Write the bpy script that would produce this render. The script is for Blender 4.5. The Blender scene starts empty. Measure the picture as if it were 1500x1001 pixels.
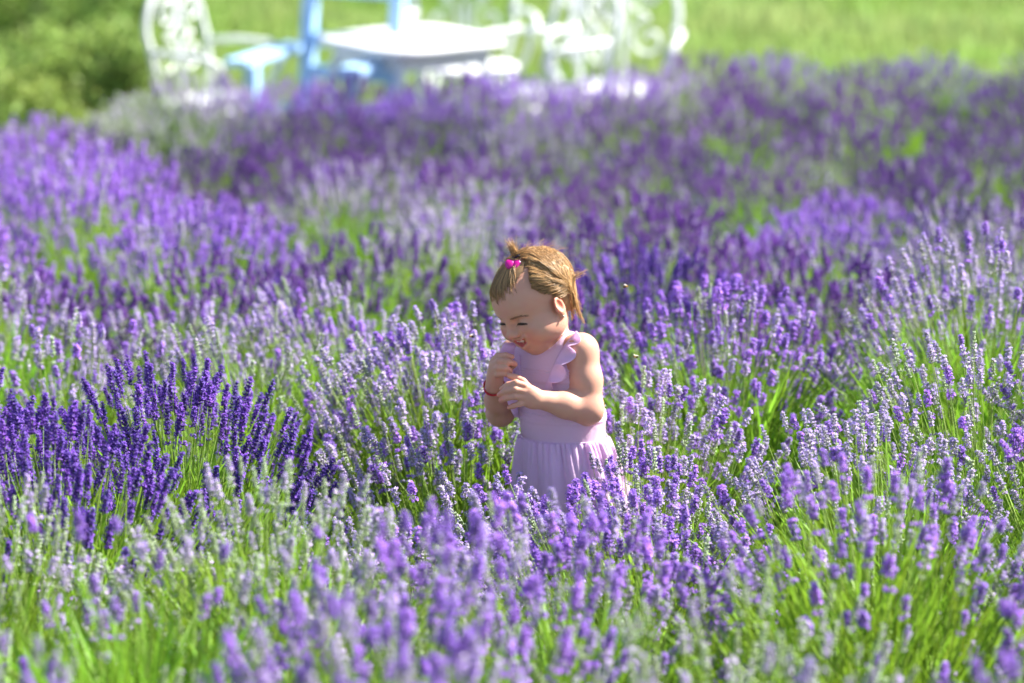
import bpy, math, random
import numpy as np
from mathutils import Vector, Matrix
from mathutils.bvhtree import BVHTree

sc = bpy.context.scene
COL = sc.collection
random.seed(7)
RNG = np.random.default_rng(7)
R_ = math.radians

# ------------------------------------------------------------------ camera
CAM_H, FPX, PITCH = 1.58, 5600.0, R_(7.7)
cam = bpy.data.cameras.new('camera')
cam.sensor_width = 36.0
cam.sensor_fit = 'HORIZONTAL'
cam.lens = FPX / 1500.0 * 36.0
cam.clip_end = 3000
cam.dof.use_dof = True
cam.dof.focus_distance = 6.77
cam.dof.aperture_fstop = 2.8
cam.dof.aperture_blades = 9
cam_o = bpy.data.objects.new('camera', cam)
COL.objects.link(cam_o)
cam_o.location = (0, 0, CAM_H)
cam_o.rotation_euler = (math.pi / 2 - PITCH, 0, 0)
sc.camera = cam_o

# ------------------------------------------------------------------ light
SUN = Vector((0.74, 0.20, 0.84)).normalized()        # towards the sun
elev = math.asin(SUN.z)
azim = math.atan2(SUN.x, SUN.y)
world = bpy.data.worlds.new('World')
sc.world = world
world.use_nodes = True
wn = world.node_tree
bg = wn.nodes['Background']
sky = wn.nodes.new('ShaderNodeTexSky')
sky.sky_type = 'NISHITA'
sky.sun_disc = False
sky.sun_elevation = elev
sky.sun_rotation = azim
wn.links.new(sky.outputs[0], bg.inputs[0])
bg.inputs[1].default_value = 0.068
sl = bpy.data.lights.new('sun', 'SUN')
sl.energy = 5.0
sl.angle = R_(0.5)
sl.color = (1.0, 0.95, 0.87)
so = bpy.data.objects.new('sun', sl)
COL.objects.link(so)
so.rotation_euler = (-SUN).to_track_quat('-Z', 'Y').to_euler()
sc.view_settings.view_transform = 'Standard'
sc.view_settings.look = 'None'
sc.view_settings.exposure = 1.72
sc.view_settings.gamma = 1.0
sc.view_settings.use_curve_mapping = False
sc.cycles.use_denoising = True
sc.cycles.max_bounces = 8
sc.cycles.diffuse_bounces = 3
sc.cycles.transmission_bounces = 4

# ------------------------------------------------------------------ helpers
CP, SP = math.cos(PITCH), math.sin(PITCH)


def at(px, py, Y):
    """point of the place seen at photo pixel (px, py) at distance Y along the ground"""
    u, v = (px - 750) / FPX, (500.5 - py) / FPX
    d = np.array([u, CP + v * SP, -SP + v * CP])
    return np.array([0, 0, CAM_H]) + d * (Y / d[1])


def ground(x, y):
    t = np.maximum(np.asarray(y, float) - 12.6, 0)
    return 0.105 * t * t / (t + 0.8)


def pix(p):
    x, y, z = p[0], p[1], p[2] - CAM_H
    d = y * CP - z * SP
    u = z * CP + y * SP
    return 750 + FPX * x / d, 500.5 - FPX * u / d


def mesh_np(name, V, Fc, mats, midx=None, smooth=False):
    me = bpy.data.meshes.new(name)
    V = np.asarray(V, dtype=np.float64)
    if isinstance(Fc, np.ndarray):
        nf, k = Fc.shape
        me.vertices.add(len(V))
        me.vertices.foreach_set('co', V.ravel())
        me.loops.add(nf * k)
        me.loops.foreach_set('vertex_index', Fc.ravel().astype(np.int32))
        me.polygons.add(nf)
        me.polygons.foreach_set('loop_start', np.arange(0, nf * k, k, dtype=np.int32))
        me.update(calc_edges=True)
    else:
        me.from_pydata([tuple(v) for v in V], [], Fc)
    for m in mats:
        me.materials.append(m)
    if midx is not None:
        me.polygons.foreach_set('material_index', np.asarray(midx, dtype=np.int32))
    if smooth:
        me.polygons.foreach_set('use_smooth', np.ones(len(me.polygons), dtype=bool))
    me.update()
    return me


def link(name, me, parent=None, **props):
    o = bpy.data.objects.new(name, me)
    COL.objects.link(o)
    if parent is not None:
        o.parent = parent
    for k, v in props.items():
        o[k] = v
    return o


class MB:
    """collects boxes, tubes and lathed pieces into one mesh"""
    def __init__(s):
        s.v, s.f, s.m = [], [], []

    def add(s, V, Fc, mi=0):
        o = len(s.v)
        s.v += [tuple(map(float, p)) for p in V]
        s.f += [tuple(int(i) + o for i in f) for f in Fc]
        s.m += [mi] * len(Fc)

    def box(s, c, size, M=None, mi=0, taper=1.0, bev=0.0):
        sx, sy, sz = [q / 2 for q in size]
        V = []
        for z in (-1, 1):
            k = taper if z > 0 else 1
            for x, y in ((-1, -1), (1, -1), (1, 1), (-1, 1)):
                V.append(Vector((x * sx * k, y * sy * k, z * sz)))
        if M is not None:
            V = [M @ p for p in V]
        V = [p + Vector(c) for p in V]
        s.add(V, [(3, 2, 1, 0), (4, 5, 6, 7), (0, 1, 5, 4), (1, 2, 6, 5), (2, 3, 7, 6), (3, 0, 4, 7)], mi)

    def tube(s, pts, r, n=8, mi=0, closed=False, flat=1.0):
        pts = [Vector(p) for p in pts]
        N = len(pts)
        rs = r if hasattr(r, '__len__') else [r] * N
        V, Fc = [], []
        prev = None
        for i, p in enumerate(pts):
            a = pts[(i - 1) % N] if (i or closed) else pts[i]
            b = pts[(i + 1) % N] if (i < N - 1 or closed) else pts[i]
            t = (b - a).normalized()
            if prev is None:
                q = Vector((0, 0, 1)) if abs(t.z) < 0.9 else Vector((1, 0, 0))
                e = t.cross(q).normalized()
            else:
                e = (prev - t * prev.dot(t)).normalized()
            prev = e
            g = t.cross(e)
            for k in range(n):
                w = 2 * math.pi * k / n
                V.append(p + (e * math.cos(w) + g * math.sin(w) * flat) * rs[i])
        for i in range(N if closed else N - 1):
            j = (i + 1) % N
            for k in range(n):
                l = (k + 1) % n
                Fc.append((i * n + k, i * n + l, j * n + l, j * n + k))
        if not closed:
            Fc.append(tuple(range(n - 1, -1, -1)))
            Fc.append(tuple((N - 1) * n + k for k in range(n)))
        s.add(V, Fc, mi)

    def lathe(s, prof, c=(0, 0, 0), n=24, mi=0):
        V, Fc = [], []
        for r, z in prof:
            for k in range(n):
                w = 2 * math.pi * k / n
                V.append((c[0] + r * math.cos(w), c[1] + r * math.sin(w), c[2] + z))
        for i in range(len(prof) - 1):
            for k in range(n):
                l = (k + 1) % n
                Fc.append((i * n + k, i * n + l, (i + 1) * n + l, (i + 1) * n + k))
        Fc.append(tuple(range(n - 1, -1, -1)))
        Fc.append(tuple((len(prof) - 1) * n + k for k in range(n)))
        s.add(V, Fc, mi)

    def build(s, name, mats, parent=None, smooth=True, **props):
        if not isinstance(mats, (list, tuple)):
            mats = [mats]
        me = mesh_np(name, s.v, s.f, mats, s.m, smooth)
        return link(name, me, parent, **props)


# ------------------------------------------------------------------ materials
def mat(name, color, rough=0.6, trans=0.0, spec=0.3, vary=0.0, ovary=0.0, hue=0.0, noise=None,
        sss=0.0, attr=None, tcol=None, bump=None, metal=0.0, sheen=0.0):
    m = bpy.data.materials.new(name)
    m.use_nodes = True
    nt = m.node_tree
    N, Lk = nt.nodes, nt.links
    b = N['Principled BSDF']
    out = N['Material Output']
    b.inputs['Roughness'].default_value = rough
    b.inputs['Specular IOR Level'].default_value = spec
    b.inputs['Metallic'].default_value = metal
    b.inputs['Sheen Weight'].default_value = sheen
    if attr:
        src = N.new('ShaderNodeAttribute')
        src.attribute_name = attr
        cs = src.outputs['Color']
    else:
        src = N.new('ShaderNodeRGB')
        src.outputs[0].default_value = (*color, 1)
        cs = src.outputs[0]
    if noise:
        tc = N.new('ShaderNodeTexCoord')
        nz = N.new('ShaderNodeTexNoise')
        nz.inputs['Scale'].default_value = noise[0]
        nz.inputs['Detail'].default_value = 5
        Lk.new(tc.outputs['Object'], nz.inputs['Vector'])
        rp = N.new('ShaderNodeMapRange')
        rp.inputs['From Min'].default_value = 0.32
        rp.inputs['From Max'].default_value = 0.68
        Lk.new(nz.outputs['Fac'], rp.inputs['Value'])
        mx = N.new('ShaderNodeMix')
        mx.data_type = 'RGBA'
        mx.inputs['B'].default_value = (*noise[1], 1)
        Lk.new(rp.outputs[0], mx.inputs['Factor'])
        Lk.new(cs, mx.inputs['A'])
        cs = mx.outputs['Result']
    if vary or ovary or hue:
        geo = N.new('ShaderNodeNewGeometry')
        oi = N.new('ShaderNodeObjectInfo')
        hs = N.new('ShaderNodeHueSaturation')
        a1 = N.new('ShaderNodeMapRange')
        a1.inputs['To Min'].default_value = 1 - vary
        a1.inputs['To Max'].default_value = 1 + vary
        Lk.new(geo.outputs['Random Per Island'], a1.inputs['Value'])
        a2 = N.new('ShaderNodeMapRange')
        a2.inputs['To Min'].default_value = 1 - ovary
        a2.inputs['To Max'].default_value = 1 + ovary
        Lk.new(oi.outputs['Random'], a2.inputs['Value'])
        mu = N.new('ShaderNodeMath')
        mu.operation = 'MULTIPLY'
        Lk.new(a1.outputs[0], mu.inputs[0])
        Lk.new(a2.outputs[0], mu.inputs[1])
        Lk.new(mu.outputs[0], hs.inputs['Value'])
        ad = N.new('ShaderNodeMath')
        ad.operation = 'ADD'
        Lk.new(geo.outputs['Random Per Island'], ad.inputs[0])
        Lk.new(oi.outputs['Random'], ad.inputs[1])
        a3 = N.new('ShaderNodeMapRange')
        a3.inputs['From Max'].default_value = 2
        a3.inputs['To Min'].default_value = 0.5 - hue
        a3.inputs['To Max'].default_value = 0.5 + hue
        Lk.new(ad.outputs[0], a3.inputs['Value'])
        Lk.new(a3.outputs[0], hs.inputs['Hue'])
        Lk.new(cs, hs.inputs['Color'])
        cs = hs.outputs[0]
    Lk.new(cs, b.inputs['Base Color'])
    if sss:
        b.inputs['Subsurface Weight'].default_value = sss
        b.inputs['Subsurface Radius'].default_value = (1.0, 0.35, 0.2)
        b.inputs['Subsurface Scale'].default_value = 0.009
    if bump:
        tc = N.new('ShaderNodeTexCoord')
        nz = N.new('ShaderNodeTexNoise')
        nz.inputs['Scale'].default_value = bump[0]
        nz.inputs['Detail'].default_value = 4
        Lk.new(tc.outputs['Object'], nz.inputs['Vector'])
        bp = N.new('ShaderNodeBump')
        bp.inputs['Strength'].default_value = bump[1]
        bp.inputs['Distance'].default_value = bump[2]
        Lk.new(nz.outputs['Fac'], bp.inputs['Height'])
        Lk.new(bp.outputs[0], b.inputs['Normal'])
    if trans:
        tr = N.new('ShaderNodeBsdfTranslucent')
        if tcol:
            tr.inputs['Color'].default_value = (*tcol, 1)
        else:
            Lk.new(cs, tr.inputs['Color'])
        ms = N.new('ShaderNodeMixShader')
        ms.inputs[0].default_value = trans
        Lk.new(b.outputs[0], ms.inputs[1])
        Lk.new(tr.outputs[0], ms.inputs[2])
        Lk.new(ms.outputs[0], out.inputs['Surface'])
    return m


M = {}
M['soil'] = mat('soil', (0.07, 0.05, 0.035), 0.95, noise=(6, (0.14, 0.11, 0.07)), bump=(40, 0.8, 0.03))
M['turf'] = mat('turf', (0.10, 0.17, 0.03), 0.95, noise=(3, (0.15, 0.21, 0.05)), bump=(60, 0.8, 0.03))
M['stem'] = mat('lavender_stem', (0.34, 0.46, 0.12), 0.55, trans=0.35, vary=0.3, ovary=0.25, hue=0.02)
M['leaf'] = mat('lavender_leaf', (0.20, 0.36, 0.03), 0.5, trans=0.45, vary=0.45, hue=0.025)
M['leaf_grey'] = mat('lavender_leaf_grey', (0.27, 0.37, 0.17), 0.6, trans=0.35, vary=0.35, hue=0.02)
CLS = {
    # calyx colour, corolla colour, head length, radius, whorls, per whorl, share of open florets
    'dark':   ((0.125, 0.055, 0.330), (0.190, 0.080, 0.510), 0.062, 0.0112, 9, 9, 0.50),
    'violet': ((0.310, 0.180, 0.530), (0.420, 0.210, 0.800), 0.034, 0.0126, 5, 10, 0.65),
    'pale':   ((0.480, 0.450, 0.510), (0.510, 0.380, 0.800), 0.040, 0.0108, 6, 9, 0.38),
    'bud':    ((0.420, 0.500, 0.320), (0.540, 0.410, 0.780), 0.048, 0.0098, 7, 8, 0.10),
    'purple': ((0.145, 0.050, 0.285), (0.215, 0.072, 0.450), 0.048, 0.0112, 6, 9, 0.50),
}
for c, p in CLS.items():
    M[c + '_calyx'] = mat(c + '_calyx', p[0], 0.7, trans=0.2, vary=0.4, ovary=0.2, hue=0.02)
    M[c + '_corolla'] = mat(c + '_corolla', p[1], 0.6, trans=0.35, vary=0.35, ovary=0.15, hue=0.02)


# ------------------------------------------------------------------ ground
def make_ground():
    xs = np.concatenate([[-900, -200, -60, -20], np.linspace(-8, 8, 65), [20, 60, 200, 900]])
    ys = np.concatenate([[-900, -200, -40, -8], np.linspace(0, 26, 105), [32, 45, 80, 200, 900]])
    X, Y = np.meshgrid(xs, ys, indexing='ij')
    Yc = np.minimum(Y, 40)
    Z = ground(X, Yc) + 0.012 * np.sin(X * 5.1 + 1.3 * Y) + 0.012 * np.sin(Y * 4.3 - X * 2.1)
    V = np.stack([X, Y, Z], -1).reshape(-1, 3)
    nx, ny = len(xs), len(ys)
    I = np.arange(nx * ny).reshape(nx, ny)
    Q = np.stack([I[:-1, :-1], I[1:, :-1], I[1:, 1:], I[:-1, 1:]], -1).reshape(-1, 4)
    return link('ground', mesh_np('ground', V, Q, [M['soil'], M['turf']], (V[Q].mean(1)[:, 1] > 13.4), smooth=True), kind='structure')


make_ground()

# grass bank behind the field
M['grass'] = mat('grass', (0.24, 0.37, 0.07), 0.5, trans=0.45, noise=(1.3, (0.38, 0.45, 0.17)), vary=0.4, hue=0.03)


def blades(n, x0, x1, y0, y1, h, w, lean=0.35, zfun=ground, edge=None):
    x = RNG.uniform(x0, x1, n)
    y = RNG.uniform(y0, y1, n)
    if edge is not None:
        k = y > edge(x)
        x, y = x[k], y[k]
        n = len(x)
    z = zfun(x, y) - 0.01
    hh = h * RNG.uniform(0.5, 1.3, n) * (0.75 + 0.35 * np.sin(x * 3.1 + y * 2.3) * np.sin(y * 1.7 - x))
    a = RNG.uniform(0, 2 * np.pi, n)
    d = np.stack([np.cos(a), np.sin(a), 0 * a], 1)
    s = np.stack([-np.sin(a), np.cos(a), 0 * a], 1) * (w * RNG.uniform(.6, 1.3, n))[:, None]
    b = np.stack([x, y, z], 1)
    up = np.array([0, 0, 1.0])
    ln = RNG.uniform(0, lean, n)[:, None]
    m = b + up * (hh * .55)[:, None] + d * hh[:, None] * ln * .35
    t = b + up * (hh * .95)[:, None] + d * hh[:, None] * ln
    V = np.stack([b - s, b + s, m + s * .8, m - s * .8, t], 1).reshape(-1, 3)
    o = np.arange(n)[:, None] * 5
    T = np.concatenate([o + [0, 1, 2], o + [0, 2, 3], o + [3, 2, 4]], 1).reshape(-1, 3)
    return V, T


FIELD_EDGE = [(-4, 13.3), (-1.9, 13.3), (-1.2, 13.6), (-.9, 13.95), (0, 13.95), (0.5, 14.0), (0.75, 14.9), (2.2, 15.2), (5, 15.3)]


def field_edge(x):
    return np.interp(x, [a for a, _ in FIELD_EDGE], [b for _, b in FIELD_EDGE])


V, T = blades(60000, -4.5, 4.8, 13.3, 22, 0.13, 0.008, edge=lambda x: field_edge(x) - .1)
link('grass', mesh_np('grass', V, T, [M['grass']]), kind='stuff', label='bright green grass growing on the bank behind the lavender', category='grass')


# ------------------------------------------------------------------ lavender spikes
def spike_arrays(cls, seed, lod=0, stem_len=0.42):
    """stem plus flower head, base at the origin, growing up +Z. returns V, tris, material index (0 stem, 1 calyx, 2 corolla)"""
    rg = np.random.default_rng(seed)
    cal, cor, HL, HR, NW, NP, OP = CLS[cls]
    HL *= rg.uniform(.75, 1.2)
    HR *= rg.uniform(.9, 1.1)
    V, T, Mi = [], [], []

    def put(v, t, m):
        o = len(V)
        V.extend(v)
        T.extend([(a + o, b + o, c + o) for a, b, c in t])
        Mi.extend([m] * len(t))
    bend = rg.normal(0, .020, 2)
    tot = stem_len + HL

    def axis(z):
        t = z / tot
        return np.array([bend[0] * t * t, bend[1] * t * t, z])
    ns = 3 if lod == 0 else 2
    r0 = 0.00105
    st = []
    for i in range(ns + 1):
        z = (tot - .004) * i / ns
        c = axis(z)
        for k in range(3):
            w = 2.094 * k
            st.append(c + r0 * (1.15 - .4 * i / ns) * np.array([math.cos(w), math.sin(w), 0]))
    tt = []
    for i in range(ns):
        for k in range(3):
            l = (k + 1) % 3
            a, b, c, d = i * 3 + k, i * 3 + l, i * 3 + 3 + l, i * 3 + 3 + k
            tt += [(a, b, c), (a, c, d)]
    put(st, tt, 0)
    zs = list(stem_len + HL * (np.arange(NW) + .3) / NW)
    if rg.random() < .5:
        zs = [stem_len - rg.uniform(.012, .03)] + zs
    for wi, z in enumerate(zs):
        f = (z - stem_len) / HL
        prof = math.sqrt(max(0.25, 1 - (max(f, 0) * 1.9 - .75) ** 2 * .55)) if f > 0 else .8
        n = max(3, int(NP * (.75 + .25 * prof)))
        if lod:
            n = 4
        for k in range(n):
            a = 2 * math.pi * (k + rg.uniform(-.3, .3)) / n + wi * .9
            el = R_(rg.uniform(25, 60)) + f * .35
            d = np.array([math.cos(a) * math.cos(el), math.sin(a) * math.cos(el), math.sin(el)])
            c0 = axis(z + rg.uniform(-.0015, .0015)) + d * .0006
            L = HR * prof * rg.uniform(.75, 1.05)
            rr = (.00165 if not lod else .0032) * rg.uniform(.85, 1.2)
            e1 = np.cross(d, [0, 0, 1.0])
            e1 /= np.linalg.norm(e1) + 1e-9
            e2 = np.cross(d, e1)
            mid = c0 + d * L * .6
            v = [c0, mid + e1 * rr, mid + e2 * rr, mid - e1 * rr, mid - e2 * rr, c0 + d * L]
            op = rg.random() < OP
            m = 1 if not (lod and op) else 2
            put(v, [(0, 2, 1), (0, 3, 2), (0, 4, 3), (0, 1, 4), (5, 1, 2), (5, 2, 3), (5, 3, 4), (5, 4, 1)], m)
            if op and not lod:
                cc = c0 + d * L * .95
                pr = rg.uniform(.0030, .0045)
                vv, tp = [cc], []
                for q in range(5):
                    w = 2 * math.pi * q / 5 + rg.uniform(0, 1)
                    for dw, s in ((-.45, .8), (0, 1.1), (.45, .8)):
                        vv.append(cc + (e1 * math.cos(w + dw) + e2 * math.sin(w + dw)) * pr * s + d * pr * .45)
                    b = 1 + q * 3
                    tp += [(0, b, b + 1), (0, b + 1, b + 2)]
                put(vv, tp, 2)
    return np.array(V), np.array(T), np.array(Mi)


NVAR = 9
SPIKES = {}
for ci, c in enumerate(CLS):
    SPIKES[c] = []
    for k in range(NVAR):
        v, t, mi = spike_arrays(c, 100 * ci + k)
        SPIKES[c].append((mesh_np('flower_spike', v, t, [M['stem'], M[c + '_calyx'], M[c + '_corolla']], mi),
                          v[:, 2].max()))


def foliage_arrays(seed, n=900, R=.24, H=.36):
    """narrow upright leaves and green side shoots of one clump"""
    rg = np.random.default_rng(seed)
    r = np.sqrt(rg.random(n)) * R
    a = rg.uniform(0, 2 * np.pi, n)
    rad = np.stack([np.cos(a), np.sin(a), 0 * a], 1)
    base = rad * (r * .8)[:, None]
    hz = H * (1 - .45 * (r / R) ** 2)
    base[:, 2] = rg.uniform(0.0, .80, n) * hz
    L = rg.uniform(.05, .14, n)
    tilt = rg.uniform(.05, .55, n) + .5 * r / R
    az = a + rg.normal(0, .8, n)
    d = np.stack([np.cos(az) * np.sin(tilt), np.sin(az) * np.sin(tilt), np.cos(tilt)], 1)
    s = np.stack([-np.sin(az), np.cos(az), 0 * az], 1)
    tw = rg.uniform(0, np.pi, n)
    o = np.cross(d, s)
    s = s * np.cos(tw)[:, None] + o * np.sin(tw)[:, None]
    w = rg.uniform(.0009, .0019, n)[:, None]
    mid = base + d * (L * .5)[:, None]
    tip = base + d * L[:, None] + np.array([0, 0, -.012]) * rg.random(n)[:, None]
    V = np.stack([base - s * w * .5, base + s * w * .5, mid + s * w, mid - s * w, tip], 1).reshape(-1, 3)
    q = np.arange(n)[:, None] * 5
    T = np.concatenate([q + [0, 1, 2], q + [0, 2, 3], q + [3, 2, 4]], 1).reshape(-1, 3)
    return V, T


FOL = [mesh_np('foliage', *foliage_arrays(900 + k, 3600), [M['leaf']]) for k in range(4)]
FOLG = [mesh_np('foliage', *foliage_arrays(950 + k, 3600), [M['leaf_grey']]) for k in range(3)]


def spike_poses(rg, n, R, h, lean):
    """tips spread over a dome; returns base, direction, spin, scale"""
    out = []
    for i in range(n):
        r = math.sqrt((i + rg.random()) / n)
        a = i * 2.39996 + rg.uniform(-.4, .4)
        tx, ty = math.cos(a) * r * R, math.sin(a) * r * R
        tz = h * (1 - .36 * r ** 2.4) * (1.07 - .24 * rg.random() ** 1.6)
        tip = np.array([tx + lean[0] + rg.normal(0, .018), ty + lean[1] + rg.normal(0, .018), tz])
        bs = np.array([tx * .30 + rg.normal(0, .012), ty * .30 + rg.normal(0, .012), max(.04, tz - .40)])
        d = tip - bs
        d /= np.linalg.norm(d)
        s = rg.uniform(.62, .96)
        out.append((tip, d, rg.uniform(0, 6.28), s))
    return out


def pose_matrix(tip, d, spin, s, zmax):
    d = Vector(d)
    q = Vector((0, 0, 1)).rotation_difference(d)
    Mx = q.to_matrix() @ Matrix.Rotation(spin, 3, 'Z')
    base = Vector(tip) - d * (zmax * s)
    return Matrix.Translation(base) @ Mx.to_4x4() @ Matrix.Scale(s, 4)


# merged clumps for the far rows: two variants of each colour
FAR = {}
MIX = {'violet': 'pale', 'pale': 'violet', 'bud': 'pale', 'dark': 'violet', 'purple': 'pale'}
for ci, c in enumerate(CLS):
    lo = [spike_arrays(c, 5000 + 10 * ci + k, lod=1, stem_len=.30) for k in range(4)]
    FAR[c] = []
    for var in range(2):
        rg = np.random.default_rng(7000 + ci * 10 + var)
        VV, TT, MM, off = [], [], [], 0
        for tip, d, spin, s in spike_poses(rg, 215, .32, .56, (0, 0)):
            v, t, mi = lo[rg.integers(4)]
            s *= 1.15
            Mx = np.array(pose_matrix(tip, d, spin, s, v[:, 2].max()))
            VV.append(v @ Mx[:3, :3].T + Mx[:3, 3])
            TT.append(t + off)
            MM.append(np.where(mi > 0, mi + 2, 0) if rg.random() < (.10 if c in ('violet', 'purple') else .20) else mi)
            off += len(v)
        FAR[c].append(mesh_np('flower_cover', np.concatenate(VV), np.concatenate(TT),
                              [M['stem'], M[c + '_calyx'], M[c + '_corolla'], M[MIX[c] + '_calyx'], M[MIX[c] + '_corolla']], np.concatenate(MM)))

# what grows where: photo pixel of the clump's crown, kind, height, share of spikes, lean in x
ANCH = [
    (40, 960, 'pale', .56, .8, 0), (200, 980, 'violet', .58, .7, 0), (330, 960, 'bud', .5, .35, 0), (450, 900, 'violet', .60, .9, 0),
    (620, 880, 'violet', .60, 1, 0), (560, 990, 'bud', .5, .4, 0), (760, 900, 'violet', .60, 1, 0), (900, 900, 'pale', .58, .8, 0),
    (920, 985, 'violet', .56, .7, 0), (1080, 930, 'bud', .56, .45, 0), (1060, 990, 'violet', .5, .3, 0), (1250, 900, 'pale', .56, .45, 0),
    (1300, 990, 'violet', .5, .5, 0), (1450, 930, 'violet', .56, .5, 0),
    (60, 830, 'bud', .56, .8, 0), (230, 800, 'violet', .62, .25, 0), (380, 790, 'violet', .6, .25, 0), (560, 790, 'pale', .56, .8, 0),
    (700, 790, 'violet', .54, .6, 0), (860, 780, 'violet', .54, .7, -.04), (1000, 790, 'bud', .6, .8, 0), (1150, 760, 'violet', .6, .8, 0),
    (1290, 780, 'violet', .6, .6, 0), (1450, 780, 'pale', .5, .5, -.03),
    (30, 655, 'dark', .58, 1, -.02), (160, 635, 'dark', .58, 1, 0), (290, 630, 'dark', .58, 1, 0), (410, 620, 'dark', .58, 1, 0), (480, 615, 'dark', .58, 1, 0), (560, 620, 'dark', .56, .9, 0),
    (40, 750, 'bud', .58, 1, -.03), (200, 715, 'bud', .58, 1, 0), (360, 715, 'bud', .58, 1, 0), (500, 715, 'bud', .56, 1, 0),
    (640, 690, 'pale', .55, .9, 0), (780, 690, 'violet', .45, .5, -.06), (900, 680, 'violet', .54, .9, -.05), (1020, 660, 'pale', .58, 1, -.02),
    (1150, 660, 'violet', .56, .9, 0), (1290, 650, 'pale', .56, .7, -.05), (1430, 640, 'pale', .58, .6, -.03),
    (30, 600, 'dark', .60, 1, -.02), (140, 580, 'dark', .58, 1, 0), (280, 575, 'dark', .59, 1, 0), (400, 575, 'dark', .60, 1, 0),
    (450, 600, 'dark', .60, 1, 0), (560, 605, 'dark', .58, .8, 0), (610, 640, 'pale', .54, .9, 0), (630, 590, 'pale', .50, .8, -.06), (690, 620, 'pale', .42, .5, 0),
    (60, 480, 'pale', .60, .5, 0), (200, 480, 'pale', .58, .6, 0), (330, 490, 'bud', .60, .4, 0), (480, 510, 'pale', .60, 1, -.09), (590, 520, 'pale', .60, 1, -.09),
    (680, 520, 'pale', .60, 1, -.03), (920, 530, 'pale', .58, .9, 0), (1010, 510, 'pale', .62, .9, 0), (1100, 500, 'violet', .64, 1, 0), (1200, 490, 'violet', .65, 1, -.02),
    (1300, 470, 'pale', .68, .8, -.05), (1400, 450, 'pale', .72, .8, -.03), (1480, 450, 'pale', .72, .7, -.02), (1250, 560, 'pale', .58, 1, -.05), (1400, 540, 'pale', .64, .8, -.03),
    (60, 430, 'purple', .56, .9, 0), (200, 430, 'purple', .56, .9, 0), (380, 420, 'purple', .56, .6, 0), (560, 400, 'purple', .6, .8, 0),
    (700, 390, 'purple', .58, .9, 0), (850, 400, 'purple', .6, .8, 0), (960, 430, 'dark', .58, .7, 0), (1100, 410, 'purple', .56, .7, -.08), (1200, 400, 'purple', .56, .7, -.08),
    (1250, 330, 'violet', .58, .8, 0), (1350, 340, 'dark', .58, .8, 0), (1450, 370, 'pale', .62, .9, -.04),
    (40, 310, 'violet', .64, 1, .02), (140, 270, 'violet', .70, 1, 0), (250, 310, 'violet', .62, .9, .02), (90, 370, 'violet', .58, .9, .02),
    (350, 310, 'purple', .52, .7, 0), (450, 330, 'bud', .5, .35, 0), (520, 280, 'pale', .60, 1, 0), (620, 280, 'violet', .60, .8, 0), (700, 310, 'pale', .58, .8, 0),
    (820, 300, 'purple', .56, 1, 0), (950, 320, 'purple', .56, 1, -.05), (1080, 340, 'bud', .5, .4, 0), (1150, 300, 'purple', .56, 1, -.05),
    (150, 210, 'purple', .55, 1, 0), (350, 215, 'purple', .55, 1, 0), (500, 215, 'purple', .55, 1, 0), (700, 220, 'purple', .55, 1, 0), (850, 230, 'purple', .54, 1, 0),
    (1000, 240, 'purple', .54, 1, 0), (900, 250, 'bud', .48, .3, 0), (1100, 230, 'purple', .54, 1, 0), (1220, 255, 'bud', .52, .7, 0), (1350, 240, 'purple', .56, 1, 0), (1460, 240, 'purple', .56, .9, 0),
    (30, 165, 'violet', .54, 1, 0), (120, 165, 'bud', .54, .9, 0), (250, 155, 'bud', .58, .9, 0), (360, 125, 'pale', .64, 1, 0), (430, 120, 'violet', .64, 1, 0), (550, 115, 'violet', .64, 1, 0),
    (650, 120, 'purple', .64, 1, 0), (740, 115, 'violet', .64, .9, 0), (840, 110, 'pale', .64, .9, 0), (930, 105, 'pale', .64, .9, 0), (1010, 105, 'violet', .64, 1, 0), (500, 160, 'purple', .58, 1, 0), (640, 165, 'violet', .58, 1, 0), (800, 165, 'pale', .58, 1, 0), (950, 165, 'purple', .58, 1, 0),
    (1060, 180, 'purple', .54, 1, 0), (1140, 190, 'bud', .54, .6, 0), (1250, 190, 'purple', .54, 1, 0), (1380, 170, 'violet', .54, .8, 0), (1460, 170, 'purple', .56, 1, 0),
    (1100, 95, 'violet', .55, 1, 0), (1200, 95, 'purple', .55, 1, 0), (1330, 95, 'violet', .55, 1, 0), (1460, 95, 'purple', .57, 1, 0), (1100, 140, 'purple', .56, 1, 0), (1200, 145, 'violet', .56, 1, 0), (1330, 135, 'purple', .56, 1, 0),
]
AP = np.array([(a[0], a[1]) for a in ANCH], float)

SHORT = {'dark': 'deep blue-violet dense lavender clump', 'violet': 'bright violet plump-headed lavender clump',
         'pale': 'pale greyish lilac lavender clump', 'bud': 'pale grey-green budding lavender clump',
         'purple': 'dusky reddish purple lavender clump'}


def where(x, Y):
    gx = GIRL[0]
    side = "left" if x > gx else "right"
    if Y > 16:
        return ' high on the bank behind the furniture'
    if Y > 13.2:
        for lim, w in ((-2.0, ' beside the leafy shrubs'), (-1.25, ' below the chair by the shrubs'), (-.72, ' below the light blue armchair'), (-.1, ' below the square table'), (.72, ' below the chairs past the table')):
            if x < lim:
                return w
        return ' at the edge of the open grass'
    if Y < 5.5:
        return ' in the outermost rows'
    if math.hypot(x - gx, Y - 7) < .52:
        return " touching the toddler's skirt on her %s" % side
    if Y < 6.75:
        return " in the next row before the toddler's %s side" % side
    if Y < 8.1:
        return " in the toddler's row, on her %s" % side
    if Y < 11:
        return " in the rows past the toddler on her %s" % side
    return " in the last rows before the bank on her %s" % side


GIRL = at(815, 640, 7.0)
NEAR_Y = 8.7


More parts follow.
